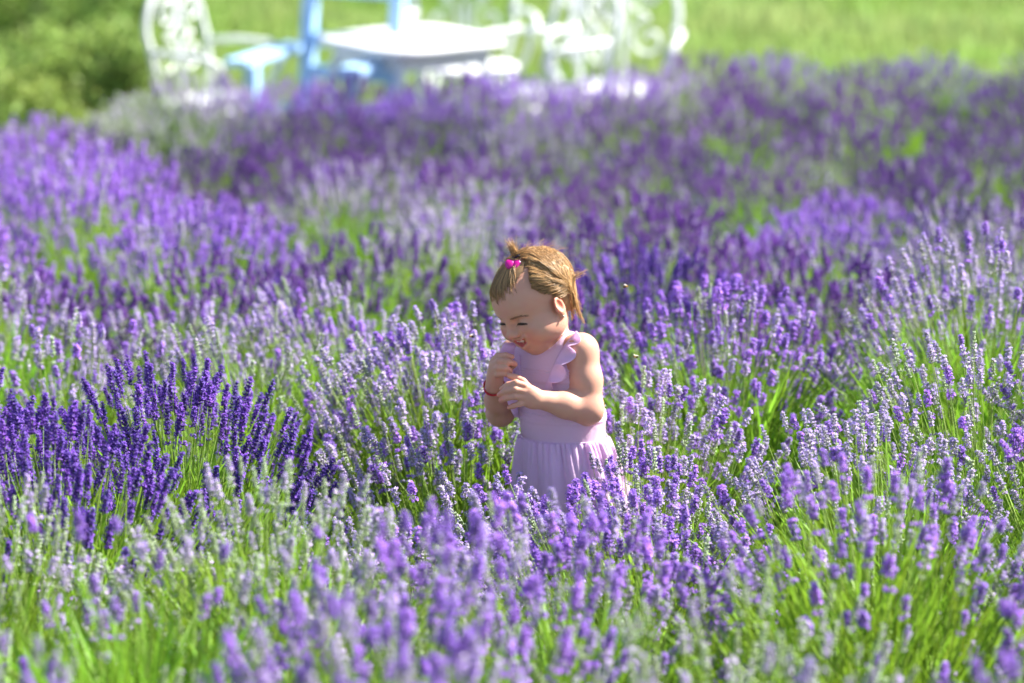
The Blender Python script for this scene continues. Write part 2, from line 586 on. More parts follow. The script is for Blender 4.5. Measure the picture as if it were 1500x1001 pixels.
def make_clump(x, y, rg, force=None):
    z0 = float(ground(x, y))
    px, py = pix((x, y, z0 + .56))
    if force is None:
        pys = np.array([pix((x, y, z0 + a[3] * .93))[1] for a in ANCH])
        dd = np.stack([AP[:, 0] - px, (AP[:, 1] - pys) * 1.8], 1)
        k = int(np.argmin((dd ** 2).sum(1) + rg.uniform(0, 600, len(AP))))
        _, _, c, h, dens, lx = ANCH[k]
    else:
        c, h, dens, lx = force
    if force is None and abs(x - GIRL[0]) < .34 and 5.85 < y < 6.95:
        c, lx, dens = ('violet' if x > GIRL[0] - .1 else 'pale'), -.05, .85
        h = .35 + (6.95 - y) * .11 + max(0, x - GIRL[0]) * .35
    h *= rg.uniform(.94, 1.05)
    o = link('lavender_clump', None, label=SHORT[c] + where(x, y), category='lavender',
             group=c + ' lavender clumps' + where(x, y))
    o.empty_display_size = .1
    o.location = (x, y, z0)
    o.rotation_euler = (0, 0, 0)
    fl = (FOLG if c == 'bud' and (rg.random() < .15 or y > 16) else FOL)
    f = link('foliage', fl[rg.integers(len(fl))], o, kind='stuff')
    fs = h / .56 * rg.uniform(.95, 1.15)
    f.scale = (fs * 1.25, fs * 1.25, fs * 1.22)
    f.rotation_euler = (0, 0, rg.uniform(0, 6.28))
    if y < NEAR_Y:
        n = int((235 if y > 5.3 else 185) * dens)
        mixc = {'violet': 'pale', 'pale': 'violet', 'bud': 'pale', 'dark': 'dark', 'purple': 'violet'}[c]
        mixp = {'violet': .26, 'pale': .22, 'bud': .22, 'dark': .0, 'purple': .25}[c]
        for tip, d, spin, s in spike_poses(rg, n, .30, h, (lx, 0)):
            u = rg.random()
            cc = mixc if u < mixp else ('bud' if u < mixp + .14 and c in ('pale', 'violet') else c)
            if math.hypot(x + tip[0] - GIRL[0], y + tip[1] - 7.0) < (.165 if y + tip[1] > 6.86 else .12):
                continue
            if abs(x + tip[0] - GIRL[0]) < .10 and 5.9 < y + tip[1] < 6.96 and tip[2] > .405 + (6.96 - y - tip[1]) * .09 + max(0, x + tip[0] - GIRL[0]) * .6:
                continue
            me, zm = SPIKES[cc][rg.integers(NVAR)]
            g = link('flower_spike', me, o)
            g.matrix_basis = pose_matrix(tip, d, spin, s, zm)
    else:
        g = link('flower_cover', FAR[c][rg.integers(2)], o, kind='stuff')
        a = rg.uniform(0, 6.28)
        Sh = Matrix.Identity(4)
        Sh[0][2] = lx / .5
        k = h / .56
        if dens < .6:
            k *= .8
        g.matrix_basis = Sh @ Matrix.Diagonal((1.0, 1.0, k, 1)) @ Matrix.Rotation(a, 4, 'Z')
    return o


def plant_field():
    rg = np.random.default_rng(21)
    y, row = 4.05, 0
    n = 0
    while y < 15.3:
        half = .134 * y * 1.14 + .18
        sp = .45 if y < 9 else .50
        m = int(math.ceil(2 * half / sp))
        for i in range(m + 1):
            x = -half + i * sp + (sp / 2 if row % 2 else 0) + rg.uniform(-.09, .09)
            yy = y + rg.uniform(-.11, .11)
            if yy > field_edge(x):
                continue
            d = math.hypot(x - GIRL[0], (yy - 7.0) * 1.0)
            if d < .30:
                continue
            if 8.5 < yy < 12 and rg.random() < .06:
                continue
            make_clump(x, yy, rg)
            n += 1
        y += .58 if y < 9 else .60
        row += 1
    # clumps close to the toddler, and unflowered ones high on the bank
    for px, yy, f in ((668, 6.98, ('pale', .50, .8, -.05)), (705, 7.42, ('pale', .60, 1, -.06)), (640, 7.35, ('pale', .58, .9, -.06)), (925, 7.06, ('pale', .56, 1, 0)), (925, 6.68, ('violet', .47, .9, -.05))):
        make_clump(at(px, 600, yy)[0], yy, rg, f)
    for px, yy, f in ((60, 13.25, ('violet', .56, 1, 0)), (140, 13.3, ('bud', .56, 1, 0)), (215, 13.45, ('bud', .58, 1, 0)), (290, 13.6, ('pale', .60, 1, 0)), (360, 13.75, ('pale', .575, 1, 0)),
                      (430, 13.7, ('violet', .575, 1, 0)), (510, 13.8, ('purple', .575, 1, 0)), (590, 13.7, ('violet', .575, 1, 0)), (670, 13.8, ('purple', .575, 1, 0)), (745, 13.7, ('violet', .58, 1, 0)),
                      (820, 13.8, ('pale', .60, 1, 0)), (895, 13.85, ('violet', .60, 1, 0)), (965, 13.9, ('pale', .60, 1, 0)), (1030, 14.3, ('purple', .62, 1, 0))):
        make_clump(at(px, 100, yy)[0], yy, rg, f)
    for px in (30, 110, 190):
        yy = 18.6 + rg.uniform(-.5, .5)
        make_clump(at(px, 10, yy)[0], yy, rg, ('bud', .5, .6, 0))
    return n


NCL = plant_field()
print('clumps', NCL, 'objects', len(bpy.data.objects))


# ------------------------------------------------------------------ implicit surfaces (for the toddler)
class Field:
    def __init__(s, lo, hi, h):
        s.lo, s.h = np.array(lo, float), h
        s.n = np.ceil((np.array(hi) - lo) / h).astype(int) + 1
        s.F = np.full(s.n, 0.08, dtype=np.float32)

    def _sub(s, lo, hi, pad):
        a = np.maximum(((np.array(lo) - pad - s.lo) / s.h).astype(int), 0)
        b = np.minimum(((np.array(hi) + pad - s.lo) / s.h).astype(int) + 2, s.n)
        if np.any(b <= a):
            return None, None
        ax = [(s.lo[i] + s.h * np.arange(a[i], b[i])).astype(np.float32) for i in range(3)]
        P = np.stack(np.meshgrid(*ax, indexing='ij'), -1)
        return (slice(a[0], b[0]), slice(a[1], b[1]), slice(a[2], b[2])), P

    def op(s, sl, d, k, mode):
        A = s.F[sl]
        if mode == 'add':
            hh = np.maximum(k - np.abs(A - d), 0) / max(k, 1e-6)
            s.F[sl] = np.minimum(A, d) - hh * hh * k * .25
        else:
            d = -d
            hh = np.maximum(k - np.abs(A - d), 0) / max(k, 1e-6)
            s.F[sl] = np.maximum(A, d) + hh * hh * k * .25

    def cap(s, a, b, ra, rb, k=.01, mode='add'):
        a, b = np.asarray(a, float), np.asarray(b, float)
        m = max(ra, rb)
        sl, P = s._sub(np.minimum(a, b) - m, np.maximum(a, b) + m, .02 + k)
        if sl is None:
            return
        ab = b - a
        t = np.clip(((P - a) @ ab) / (ab @ ab + 1e-12), 0, 1)
        d = np.linalg.norm(P - (a + t[..., None] * ab), axis=-1) - (ra + (rb - ra) * t)
        s.op(sl, d.astype(np.float32), k, mode)

    def ell(s, c, r, Rm=None, k=.01, mode='add'):
        c, r = np.asarray(c, float), np.asarray(r, float)
        m = r.max()
        sl, P = s._sub(c - m, c + m, .02 + k)
        if sl is None:
            return
        q = P - c
        if Rm is not None:
            q = q @ np.asarray(Rm)
        k0 = np.linalg.norm(q / r, axis=-1)
        k1 = np.linalg.norm(q / (r * r), axis=-1)
        d = k0 * (k0 - 1) / np.maximum(k1, 1e-6)
        s.op(sl, d.astype(np.float32), k, mode)

    def path(s, pts, rs, k=.01, mode='add'):
        for i in range(len(pts) - 1):
            s.cap(pts[i], pts[i + 1], rs[i], rs[i + 1], k, mode)

    def surface(s):
        F, n = s.F, s.n
        ins = F < 0
        c = np.zeros(n - 1, dtype=np.int8)
        for dx in (0, 1):
            for dy in (0, 1):
                for dz in (0, 1):
                    c += ins[dx:n[0] - 1 + dx, dy:n[1] - 1 + dy, dz:n[2] - 1 + dz]
        I = np.argwhere((c > 0) & (c < 8))
        idx = np.full(n - 1, -1, dtype=np.int64)
        idx[tuple(I.T)] = np.arange(len(I))
        cor = [(x, y, z) for x in (0, 1) for y in (0, 1) for z in (0, 1)]
        val = np.stack([F[I[:, 0] + x, I[:, 1] + y, I[:, 2] + z] for x, y, z in cor], 1)
        acc = np.zeros((len(I), 3))
        cnt = np.zeros(len(I))
        for a in range(8):
            for b in range(a + 1, 8):
                if sum(abs(np.array(cor[a]) - cor[b])) != 1:
                    continue
                va, vb = val[:, a], val[:, b]
                m = (va < 0) != (vb < 0)
                t = np.where(m, va / np.where(m, va - vb, 1), 0)
                p = np.array(cor[a])[None] + t[:, None] * (np.array(cor[b]) - cor[a])[None]
                acc += np.where(m[:, None], p, 0)
                cnt += m
        V = s.lo + s.h * (I + acc / cnt[:, None])
        Q = []
        for ax in range(3):
            u, w = (ax + 1) % 3, (ax + 2) % 3
            sa = [slice(1, -1)] * 3
            sb = [slice(1, -1)] * 3
            sa[ax] = slice(0, -1)
            sb[ax] = slice(1, None)
            A, B = ins[tuple(sa)], ins[tuple(sb)]
            for flip in (False, True):
                E = np.argwhere((A & ~B) if not flip else (~A & B))
                if not len(E):
                    continue
                E[:, u] += 1
                E[:, w] += 1
                def cell(du, dw):
                    q = E.copy()
                    q[:, u] -= du
                    q[:, w] -= dw
                    return idx[q[:, 0], q[:, 1], q[:, 2]]
                q = [cell(1, 1), cell(0, 1), cell(0, 0), cell(1, 0)]
                if flip:
                    q = q[::-1]
                Q.append(np.stack(q, 1))
        Q = np.concatenate(Q)
        return V, Q[(Q >= 0).all(1)]


def relax(V, Q, it=2, lam=.5):
    e = np.concatenate([Q[:, [0, 1]], Q[:, [1, 2]], Q[:, [2, 3]], Q[:, [3, 0]]])
    for _ in range(it):
        S = np.zeros_like(V)
        C = np.zeros(len(V))
        np.add.at(S, e[:, 0], V[e[:, 1]])
        np.add.at(S, e[:, 1], V[e[:, 0]])
        np.add.at(C, e[:, 0], 1)
        np.add.at(C, e[:, 1], 1)
        V = V + lam * (S / np.maximum(C, 1)[:, None] - V)
    return V


# ------------------------------------------------------------------ toddler
M['skin'] = mat('skin', (.8, .5, .4), .5, spec=.3, sss=.25, attr='Col', bump=(900, .12, .0006))
M['hair'] = mat('hair', (0.56, 0.335, 0.155), .33, trans=.38, spec=.8, vary=.45, hue=.012)
M['hair_root'] = mat('hair_root', (0.26, 0.15, 0.075), .55, spec=.3, noise=(60, (0.33, 0.20, 0.10)))
M['dress'] = mat('pink_cotton', (.94, .72, .95), .75, trans=.46, spec=.2, noise=(9, (.95, .71, .93)), sheen=.2, bump=(70, .55, .004))
M['clip'] = mat('magenta_plastic', (.52, .006, .24), .3, spec=.5)
M['clip2'] = mat('dark_elastic', (.03, .02, .03), .6)
M['bracelet'] = mat('red_cord', (.50, .02, .03), .6)
M['tooth'] = mat('tooth', (.85, .82, .76), .3, spec=.5)
M['eye'] = mat('eye_dark', (.035, .02, .014), .15, spec=.5)
M['lash'] = mat('lash', (.03, .018, .012), .6)
M['brow'] = mat('brow', (.30, .165, .10), .7)
M['gold'] = mat('earring_metal', (.85, .75, .6), .25, metal=1.0)
M['shoe'] = mat('white_leather', (.7, .68, .66), .5)

HYAW, HPIT, HROL, HSC = R_(48), R_(29), R_(-7), 1.0
HC = at(779, 436, 6.965)


def head_rot():
    cx, sx = math.cos(HPIT), math.sin(HPIT)
    Rx = np.array([[1, 0, 0], [0, cx, sx], [0, -sx, cx]])
    cr, sr = math.cos(HROL), math.sin(HROL)
    Ry = np.array([[cr, 0, sr], [0, 1, 0], [-sr, 0, cr]])
    f = np.array([-math.sin(HYAW), -math.cos(HYAW), 0])
    l = np.array([math.cos(HYAW), -math.sin(HYAW), 0])
    return np.stack([l, f, [0, 0, 1]], 1) @ Rx @ Ry


HR_ = head_rot()


def hd(x, y, z):
    return HC + HR_ @ (np.array([x, y, z]) * HSC)


def hloc(V):
    return (np.asarray(V) - HC) @ HR_ / HSC


BF = np.array([-.72, -.69, 0.])          # the way she faces
BL = np.array([.69, -.72, 0.])           # her left
BR = np.stack([BL, BF, [0, 0, 1.]], 1)   # body axes

CR_C, CR_R = (0, -.012, .0145), (.0655, .0800, .0630)     # cranium
PONY = np.array([0.001, -.012, .0815])

NECK = at(806, 503, 7.0)
CHEST = at(818, 548, 7.0)
BELLY = at(824, 612, 6.995)
HIP = at(828, 672, 7.0)
SHL = at(851, 514, 6.945)
SHR = at(757, 519, 7.055)
ELL = at(862, 600, 6.925)
WRL = at(788, 585, 6.885)
ELR = at(733, 604, 7.03)
WRR = at(724, 566, 6.955)


def finger(fd, pts, Y, r, k=.0022):
    P = [at(x, y, Y + dy) for x, y, dy in pts]
    n = len(P)
    fd.path(P, [r * (1.05 - .22 * i / (n - 1)) for i in range(n)], k)


MOUTH_Y = []


def build_body():
    lo = np.array([-.07, 6.80, -.01])
    hi = np.array([.26, 7.16, .84])
    fd = Field(lo, hi, .0022)
    # trunk
    fd.ell(CHEST, (.078, .060, .070), BR, .02)
    fd.ell(BELLY, (.078, .068, .075), BR, .03)
    fd.ell(HIP, (.082, .072, .060), BR, .03)
    fd.cap(SHL, SHR, .030, .030, .03)
    fd.cap(NECK + [0, 0, -.02], hd(0, -.028, -.035), .032, .034, .015)
    # legs and feet
    for sgn in (1, -1):
        hp = HIP + BL * .04 * sgn + [0, 0, -.03]
        kn = hp + [0, 0, -.17] + BF * .012
        kn[2] = .21
        an = kn + BF * -.012
        an[2] = .045
        fd.path([hp, kn, an], [.052, .037, .025], .012)
        fd.path([an + [0, 0, -.02], an + BF * .035 + [0, 0, -.026], an + BF * .075 + [0, 0, -.030]], [.022, .02, .014], .01)
    # head: cranium, face, jaw, cheeks
    H = lambda c, r, k=.012, mode='add': fd.ell(hd(*c), np.array(r) * HSC, HR_, k, mode)
    H(CR_C, CR_R, .008)
    H((0, .034, .010), (.049, .038, .045), .02)
    H((0, .014, -.028), (.053, .052, .048), .02)
    H((0, .028, -.050), (.038, .037, .030), .02)
    for q in (1, -1):
        H((.034 * q, .042, -.040), (.0265, .0255, .0240), .016)
        H((.044 * q, .014, -.046), (.020, .030, .026), .02)
    H((0, .044, -.074), (.020, .014, .0125), .024)
    # nose
    fd.cap(hd(0, .067, -.008), hd(0, .0775, -.029), .0062, .0072, .012)
    H((0, .0790, -.031), (.0085, .0070, .0068), .006)
    for q in (1, -1):
        H((.0085 * q, .0735, -.0335), (.0052, .006, .0045), .005)
        H((.0042 * q, .0790, -.0385), (.0022, .003, .002), .002, 'sub')
        # eye hollows, lids pushed up by the smile
        H((.027 * q, .0715, -.0135), (.016, .010, .0080), .012, 'sub')
        H((.027 * q, .0565, -.0160), (.0130, .0105, .0095), .004)
        H((.027 * q, .0615, -.0265), (.014, .006, .0045), .010)
    # smiling open mouth
    def probe(x, z):
        for y in np.arange(.10, .0, -.0005):
            g = np.round((hd(x, y, z) - fd.lo) / fd.h).astype(int)
            if fd.F[tuple(g)] < 0:
                return y
        return .05
    mx = (-.0250, -.0125, 0, .0125, .0250)
    MY = {}

    def mouth(zs, dy):
        return [hd(x, probe(x, z) + dy, z) for x, z in zip(mx, zs)]
    up = mouth((-.0390, -.0470, -.0495, -.0470, -.0390), .0002)
    lw = mouth((-.0402, -.0585, -.0640, -.0585, -.0402), -.0008)
    md = mouth((-.0396, -.0528, -.0565, -.0528, -.0396), .0012)
    MOUTH_Y.append([probe(x, -.0520) for x in (-.0074, -.0025, .0025, .0074)])
    fd.path(up, [.0018, .0028, .0030, .0028, .0018], .006)
    fd.path(lw, [.0018, .0036, .0046, .0036, .0018], .007)
    fd.path(md, [.0010, .0046, .0062, .0046, .0010], .0015, 'sub')
    # ears
    for q in (1, -1):
        w = R_(24) * q
        Re = HR_ @ np.array([[math.cos(w), math.sin(w), 0], [-math.sin(w), math.cos(w), 0], [0, 0, 1]]) @ \
            np.array([[1, 0, 0], [0, math.cos(.25), math.sin(.25)], [0, -math.sin(.25), math.cos(.25)]])
        ec = hd(.0680 * q, .000, -.019)
        fd.ell(ec, (.0055, .0140, .0200), Re, .004)
        fd.ell(ec + HR_ @ np.array([.0055 * q, .002, .003]), (.0058, .0085, .0120), Re, .002, 'sub')
        fd.ell(ec + HR_ @ np.array([-.002 * q, .004, -.017]), (.0045, .0065, .0075), Re, .004)
        fd.ell(ec + HR_ @ np.array([.002 * q, .010, -.004]), (.003, .0035, .006), Re, .004)
    # arms
    fd.path([SHL, SHL * .5 + ELL * .5 + [.002, 0, 0], ELL], [.0300, .0288, .0262], .014)
    fm = ELL * .55 + WRL * .45
    fd.path([ELL, fm, WRL], [.0262, .0232, .0168], .014)
    fd.path([SHR, SHR * .5 + ELR * .5, ELR], [.030, .029, .026], .012)
    fm = ELR * .55 + WRR * .45
    fd.path([ELR, fm, WRR], [.0255, .0232, .0165], .010)
    # near (left) hand: back of the hand to the camera, fingers to the left
    fd.ell(at(773, 579, 6.877), (.0175, .0125, .0205), None, .012)
    fd.ell(at(781, 584, 6.880), (.0150, .0135, .0170), None, .012)
    fr = .0064
    finger(fd, [(768, 565, -.008), (756, 561, -.012), (744, 564, -.006), (735, 570, .006)], 6.880, fr)
    finger(fd, [(767, 573, -.010), (754, 570.5, -.016), (741, 573, -.011), (731.5, 578.5, .000)], 6.880, fr)
    finger(fd, [(767, 582, -.010), (754, 581, -.015), (742, 583, -.010), (734, 587, .000)], 6.880, fr * .97)
    finger(fd, [(770, 590, -.007), (761, 592, -.012), (752, 595, -.009), (746, 597, -.004)], 6.880, fr * .88)
    finger(fd, [(778, 572, .006), (766, 559, .014), (755, 553, .020), (747, 551, .024)], 6.880, fr * 1.1)
    # far (right) hand: forearm up, fingers curling round to the right
    fd.ell(at(725, 541, 6.938), (.0125, .0175, .0225), None, .012)
    fd.ell(at(725, 554, 6.946), (.0150, .0160, .0180), None, .012)
    finger(fd, [(722, 529, .004), (729, 521.5, -.004), (741, 520.5, -.010), (750, 523, -.010)], 6.932, fr * .95)
    finger(fd, [(722, 535, .000), (731, 529.5, -.014), (744, 530, -.020), (753.5, 533, -.014)], 6.932, fr)
    finger(fd, [(722, 542, .000), (730, 539, -.016), (741, 539.5, -.021), (747.5, 543.5, -.014)], 6.932, fr)
    finger(fd, [(722, 549, .002), (730, 548, -.014), (741, 548, -.018), (747.5, 551, -.012)], 6.932, fr * .9)
    finger(fd, [(727, 552, .010), (738, 545, .012), (748, 538, .008), (754, 534, .002)], 6.932, fr * 1.08)
    V, Q = fd.surface()
    V = relax(V, Q, 1, .35)
    # colour of the skin: flushed cheeks, nose, ears, knuckles; lips
    L = hloc(V)
    skin = np.array([.62, .345, .24])
    flush = np.array([.63, .25, .18])
    lip = np.array([.56, .105, .10])
    ins = np.array([.27, .035, .035])
    C = np.tile(skin, (len(V), 1))

    def mixin(w, col):
        nonlocal C
        w = np.clip(w, 0, 1)[:, None]
        C = C * (1 - w) + col * w
    for q in (1, -1):
        d = np.linalg.norm((L - [.036 * q, .058, -.038]) / [.020, .03, .018], axis=1)
        mixin((1.15 - d) * .75, flush)
        d = np.linalg.norm((L - [.070 * q, -.002, -.017]) / [.014, .02, .026], axis=1)
        mixin((1.2 - d) * 1.2, np.array([.72, .28, .18]))
    d = np.linalg.norm((L - [0, .086, -.033]) / [.010, .012, .009], axis=1)
    mixin((1.2 - d) * .6, flush)
    nrmz = .5 + .5 * np.sin(V[:, 0] * 70 + 1.3) * np.sin(V[:, 2] * 64) * np.sin(V[:, 1] * 60)
    n2 = .5 + .5 * np.sin(V[:, 0] * 190 + 3 * np.sin(V[:, 2] * 130)) * np.sin(V[:, 2] * 170 + 2 * np.sin(V[:, 1] * 150))
    mixin(.26 * nrmz + .16 * n2, flush)

    def dpath(P):
        P = [hloc(p) for p in P]
        best = np.full(len(V), 9.)
        for a, b in zip(P[:-1], P[1:]):
            ab = b - a
            t = np.clip(((L - a) @ ab) / (ab @ ab), 0, 1)
            best = np.minimum(best, np.linalg.norm(L - (a + t[:, None] * ab), axis=1))
        return best
    mixin((.0056 - .0042 * np.clip(np.abs(L[:, 0]) / .024, 0, 1) ** 1.5 - np.minimum(dpath(up), dpath(lw))) / .0016 * .92, lip)
    dm = dpath(md)
    mixin((.0064 - dm) / .001 * (dm > .0030) * (np.abs(L[:, 0]) < .017) * (L[:, 1] < hloc(np.array(md))[2][1] - .0028 - np.abs(L[:, 0]) * .30), ins)
    # fingertips a little rosier
    for px, py, Y in ((733, 570, 6.885), (731, 578, 6.88), (734, 587, 6.88), (746, 597, 6.876), (751, 523, 6.922), (754, 533, 6.918), (748, 543, 6.918), (748, 551, 6.92)):
        d = np.linalg.norm(V - at(px, py, Y), axis=1)
        mixin((.016 - d) / .012 * .7, flush)
    me = mesh_np('person', V, Q, [M['skin']], smooth=True)
    ca = me.color_attributes.new('Col', 'FLOAT_COLOR', 'POINT')
    ca.data.foreach_set('color', np.concatenate([C, np.ones((len(C), 1))], 1).astype(np.float32).ravel())
    return link('person', me, label='smiling toddler in a pale pink ruffled dress, hands together, standing in lavender', category='person')


girl = build_body()


def face_details():
    me = girl.data
    TREE = BVHTree.FromPolygons([v.co for v in me.vertices], [p.vertices for p in me.polygons])
    for q in (1, -1):
        # dark slit of the eye, lashes, brow
        m = MB()
        rg = np.random.default_rng(3)
        def skin_pt(x, z, lift):
            hit = TREE.ray_cast(Vector(hd(x * q, .2, z)), Vector(HR_ @ np.array([0, -1.0, 0])))[0]
            return np.array(hit) + HR_ @ np.array([0, lift, 0]) if hit is not None else hd(x * q, .06, z)
        pts = [skin_pt(.027 + dx, z, -.0004) for dx, z in ((-.0115, -.0172), (-.0060, -.0150), (0, -.0142), (.0065, -.0152), (.0125, -.0180))]
        m.tube(pts, [.0009, .0022, .0029, .0022, .0008], 8)
        m.build('eye', M['eye'], girl)
        m = MB()
        up = [p + HR_ @ np.array([0, .0008, .0018]) for p in pts]
        m.tube(up, [.0005, .0010, .0012, .0011, .0007], 6)
        for i in range(9):
            t = i / 8 * 3.999
            a = up[int(t)] * (1 - t % 1) + up[int(t) + 1] * (t % 1)
            e = a + HR_ @ np.array([.0022 * q * (i - 3) / 5, .0040, -.0026])
            m.tube([a, e], [.0004, .0001], 4)
        m.build('eyelash', M['lash'], girl)
        m = MB()
        for i in range(70):
            t = rg.random()
            x = .0125 + .029 * t
            z = -.0004 + .0046 * math.sin(t * 2.5) - .0052 * t + rg.normal(0, .0008)
            m.tube([skin_pt(x, z, .0003), skin_pt(x + .0045, z + .0012 - .0020 * t, .0004)], [.00055, .0003], 4)
        m.build('eyebrow', M['brow'], girl)
    m = MB()
    for x, y in zip((-.0074, -.0025, .0025, .0074), MOUTH_Y[0]):
        m.box(hd(x, y - .0012, -.0518 + abs(x) * .22), (.0047, .0024, .0054), Matrix(HR_.tolist()))
    m.build('teeth', M['tooth'], girl)
    ear = MB()
    ear.lathe([(.0004, -.002), (.0016, -.0015), (.002, 0), (.0016, .0015), (.0004, .002)], hd(.0715, .005, -.0395), 10)
    ear.build('earring', M['gold'], girl)


face_details()


# hair: a cap over the scalp and many combed strands
WEDGE = [(.008, .070), (.016, .052), (.034, .037), (.037, .014), (.030, -.003), (.036, 0.0), (.047, .015), (.053, .027), (.060, .070)]


def hair_ok(L):
    """where the scalp carries hair: above the hairline, outside the thin wedge over the temple"""
    L = np.atleast_2d(L)
    phi = np.abs(np.degrees(np.arctan2(L[:, 0], L[:, 1])))
    z = np.interp(phi, [0, 30, 55, 64, 72, 83, 98, 118, 140, 180], [.041, .043, .044, .036, .021, .008, -.004, -.046, -.060, -.062])
    ok = L[:, 2] > z
    x, y = np.abs(L[:, 0]), L[:, 1]
    ins = np.zeros(len(L), bool)
    n = len(WEDGE)
    for a in range(n):
        (x0, y0), (x1, y1) = WEDGE[a], WEDGE[(a + 1) % n]
        c = (y0 > y) != (y1 > y)
        ins ^= c & (x < (x1 - x0) * (y - y0) / (y1 - y0 + 1e-12) + x0)
    return ok & ~(ins & (L[:, 2] > 0))


def build_hair():
    lo, hi = HC - .13, HC + .13
    fd = Field(lo, hi, .0019)
    fd.ell(hd(*CR_C), np.array(CR_R) + .0026, HR_, .001)
    fd.ell(hd(0, -.040, -.022), (.050, .045, .052), HR_, .02)
    V, Q = fd.surface()
    keep = hair_ok(hloc(V))
    Q = Q[keep[Q].all(1)]
    used = np.unique(Q)
    mp = np.full(len(V), -1)
    mp[used] = np.arange(len(used))
    Vc, Qc = V[used], mp[Q]
    cap = mesh_np('hair', relax(Vc, Qc, 3, .5), Qc, [M['hair_root']], smooth=True)
    hair = link('hair', cap, girl, label='short fair hair gathered in a small tuft on top')
    c, r = np.array(CR_C), np.array(CR_R)
    rg = np.random.default_rng(11)

    def onsurf(p, off):
        q = (p - c) / r
        q = q / np.linalg.norm(q)
        n = q / r
        n /= np.linalg.norm(n)
        return c + q * r + n * off, n

    def scalp(x, y):
        k = 1 - ((x - c[0]) / r[0]) ** 2 - ((y - c[1]) / r[1]) ** 2
        return np.array([x, y, c[2] + r[2] * math.sqrt(max(k, 0))])
    strands = []
    down = HR_.T @ np.array([0, 0, -1.0])
    # combed up into the tuft from the front
    me = girl.data
    TREE = BVHTree.FromPolygons([v.co for v in me.vertices], [p.vertices for p in me.polygons])

    def onskin(p, off):
        d = p - c
        d = d / np.linalg.norm(d)
        h = TREE.ray_cast(Vector(hd(*(c + d * .16))), Vector(HR_ @ -d))[0]
        o, _ = onsurf(p, off)
        if h is None:
            return o
        hl = hloc(np.array(h))
        return hl + d * off if np.linalg.norm(hl - c) > np.linalg.norm(o - c) - off else o
    n = 0
    while n < 1150:
        ph, zz = R_(rg.uniform(-88, 40)), rg.uniform(.026, .074)
        lim = .026 + .014 * max(0, math.degrees(ph)) / 40
        low = (zz - lim) / .020
        if low < rg.random():
            continue
        rad = math.sqrt(max(0, 1 - ((zz - c[2]) / r[2]) ** 2))
        p = np.array([math.sin(ph) * r[0] * rad, c[1] + math.cos(ph) * r[1] * rad, zz])
        thin = not hair_ok(p)[0] and p[0] > .012
        if thin and rg.random() > .85:
            continue
        n += 1
        off0, pts = rg.uniform(.0008, .0030), []
        tg = PONY + rg.normal(0, .0025, 3)
        for k in range(11):
            t = k / 10
            w = p * (1 - t) + tg * t
            o = onskin(w, (off0 + .0024 * math.sin(t * math.pi)) * min(1, .15 + t * 5))
            e = max(0, t - .75) * 4
            pts.append(o * (1 - e) + tg * e)
        strands.append((pts, .00034 if thin else min(.00052, .00022 + .0003 * low), .0005))
    # sides and back: from the parting down over the temple, back over the ear, down to the nape
    part = np.array([(.022, -.012), (.030, -.006), (.037, .001), (.047, .016), (.053, .026)])
    for i in range(4200):
        side = 1 if rg.random() < .7 else -1
        src = rg.random()
        if src < .22:
            a = R_(rg.uniform(66, 128))
            zz = rg.uniform(-.004, .036)
            rad = math.sqrt(max(0, 1 - ((zz - c[2]) / r[2]) ** 2))
            p = np.array([math.sin(a) * r[0] * rad * side, c[1] + math.cos(a) * r[1] * rad, zz])
        elif src < .6:
            t = rg.random() ** .8 * 3.999
            a, b = part[int(t)], part[int(t) + 1]
            q = a + (b - a) * (t % 1) + rg.normal(0, .0034, 2) + np.array([.002, -.003]) * rg.random()
            p = scalp(q[0] * side, q[1])
        else:
            q = np.array([rg.uniform(.0, .058), rg.uniform(-.075, -.008)])
            p = scalp(q[0] * side, q[1])
        if src > .22 and p[2] <= c[2] + .002:
            p[2] = c[2] + rg.uniform(-.01, .02)
        az = math.atan2(p[0], p[1])
        lock = math.floor(abs(az) * 6 + p[2] * 45)
        clump = math.sin(lock * 2.4) * .6
        layer = rg.uniform(.0016, .0060) + .0028 * math.sin(lock * 5.1)
        pts = []
        n = 18
        st = rg.uniform(.055, .090) / n
        vv = None
        for k in range(n):
            hang = p[2] < -.024 - .01 * math.sin(lock * 1.7)
            if not hang:
                g = np.clip((p[2] - .010) / .045, 0, 1)
                b = np.clip((-.026 - p[1]) / .03, 0, 1)
                fl = g * np.array([.60 * side, -.34, -.85]) + (1 - g) * np.array([.12 * side, -.96, -.26])
                fl = fl * (1 - b) + b * np.array([-.02 * side, -.22, -1.0]) + np.array([0, -.16, .14]) * clump
                o, nn = onsurf(p, max(.0012, layer - (.002 if k == 0 else 0)))
                fl = fl - nn * (fl @ nn)
                fl /= np.linalg.norm(fl) + 1e-9
                vv = fl if vv is None else vv * .6 + fl * .4
                pts.append(o)
                p, _ = onsurf(o + vv * st, layer)
            else:
                cu = max(0, (p[2] + .03) / -.05)
                fl = down * .9 + np.array([side * .14 * math.sin(lock), -.10 - .45 * cu * max(0, math.sin(lock * 3.3)) + .25 * cu * (math.sin(lock * 3.3) < 0), 0])
                vv = (vv if vv is not None else fl) * .6 + fl * .4
                vv = vv / np.linalg.norm(vv)
                pts.append(p)
                p = p + vv * st
        wv = rg.uniform(.0006, .0018)
        p0 = lock * 1.3 + rg.normal(0, .4)
        pts = [q + np.array([math.cos(p0), .6, math.sin(p0)]) * wv * math.sin(k * .75 + p0) * min(1, k / 6) for k, q in enumerate(pts)]
        L = np.array(pts)
        bad = (~hair_ok(L)) & (L[:, 1] > .004)
        if bad.any():
            pts = pts[:int(np.argmax(bad))]
        strands.append((pts, .00058, .00028))
